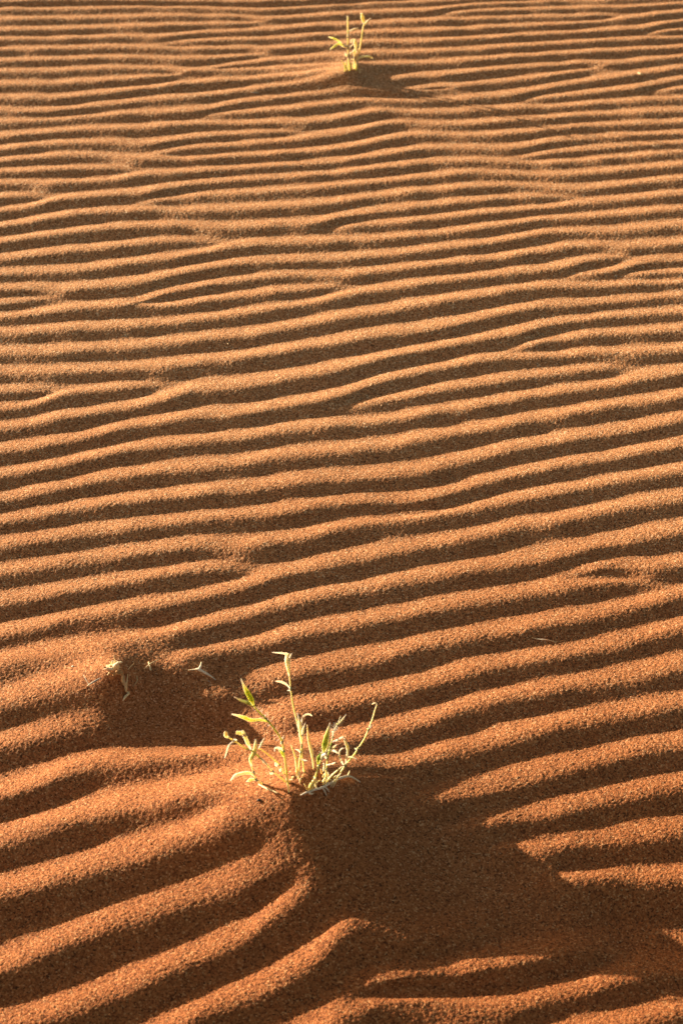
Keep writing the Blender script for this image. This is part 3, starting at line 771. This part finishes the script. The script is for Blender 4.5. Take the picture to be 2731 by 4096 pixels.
twig('bark_flake', 'small reddish brown bark flake below the white forked twig', 'bark', [lie(FC, [(1178, 438), (1215, 442), (1252, 450)], [9, 20, 8], ((0, RUST), (0.7, BROWN), (1, SLATE)), 0.001, 7, 0.4)])
twig('forked_twig', 'long pale dry twig with stubs lying at the foot of the front grass', 'twig', [
     lie(FA, [(785, 1350), (850, 1325), (960, 1295), (1010, 1272), (1080, 1240), (1160, 1222), (1205, 1232), (1256, 1250)], [10, 18, 20, 17, 18, 20, 15, 6], ((0, GREY), (0.3, WHITE), (0.6, GREY), (0.8, PALE), (1, WHITE)), [0.002, 0.003, 0.004, 0.005, 0.006, 0.007, 0.006, 0.003], 8),
     lie(FA, [(1158, 1224), (1166, 1198), (1173, 1166)], [16, 13, 4], ((0, STRAW), (1, STRAW)), [0.007, 0.006, 0.004], 9),
     lie(FA, [(958, 1298), (975, 1318), (992, 1348)], [14, 14, 6], ((0, GREY), (1, GREY)), [0.004, 0.003, 0.001], 10),
     lie(FA, [(968, 1292), (992, 1304), (1014, 1326)], [12, 11, 5], ((0, WHITE), (1, GREY)), [0.005, 0.004, 0.002], 11),
     lie(FA, [(852, 1326), (870, 1338), (886, 1330)], [16, 20, 10], ((0, WHITE), (1, PALE)), [0.003, 0.002, 0.001], 12)])
twig('straw', 'flat yellow straw lying on the bright sand left of the front grass', 'straw', [lie(FA, [(458, 1262), (530, 1298), (575, 1316), (612, 1332)], [8, 14, 16, 8], ((0, PALE), (1, STRAW)), 0.002, 13, 0.5)])
FR = Frame(1731, 1950, 1.568)
twig('twig', 'thin reddish twig lying on the ripples at the right edge of the middle', 'twig', [lie(FR, [(618, 943), (660, 956), (695, 966), (735, 972), (776, 977)], [3, 6, 8, 7, 4], ((0, STRAW), (0.4, WHITE), (0.6, RUST), (1, STRAW)), [0, 0.001, 0.003, 0.003, 0.001], 14)])
FT = Frame(1731, 0, 1.568)
twig('seed_husk', 'cream seed husk lying on a ripple in the upper right', 'seed husk', [lie(FT, [(1286, 455), (1300, 462), (1318, 470)], [8, 12, 9], ((0, (0.75, 0.62, 0.42)), (1, STRAW)), 0.0003, 15)])
FM = Frame(1731, 1300, 1.568)
twig('twig', 'tiny brown twig lying on a ripple right of the centre', 'twig', [lie(FM, [(424, 204), (440, 207), (455, 212)], [4, 6, 4], ((0, BROWN), (1, BROWN)), 0.001, 16)])
FU = Frame(900, 0, 1.568)
twig('twig', 'tiny grey twig lying on the ripples below left of the far grass', 'twig', [lie(FU, [(165, 580), (185, 583), (208, 586)], [4, 7, 4], ((0, GREY), (1, SLATE)), 0.001, 17)])

FE = Frame(1603, 3250, 1.39)
twig('twig', 'short brown twig lying in the big shadow right of the front grass', 'twig', [lie(FE, [(392, 230), (415, 236), (442, 233)], [4, 7, 4], ((0, BROWN), (1, RUST)), 0.001, 18)])

def pebble(px, py, r, label, col, seed):
    g = np.array(ground(px, py))
    twig('pebble', label, 'pebble', [lump(g + np.array([0, 0, r * 0.35]), (r, r * 0.8, r * 0.65), seed, col, 2, 0.2)], mat=M_STONE)
pebble(291, 2667, 0.0014, 'white pebble on the sunlit sand left of the dead stump', WHITE, 1)
pebble(1035, 3203, 0.0022, 'dark pebble on the bright sand left below the front grass', (0.10, 0.08, 0.07), 2)
pebble(913, 1376, 0.0014, 'pale pebble in a ripple shadow left of the centre', PALE, 3)
pebble(1325, 2427, 0.0010, 'tiny white pebble in a ripple shadow above the front grass', WHITE, 4)
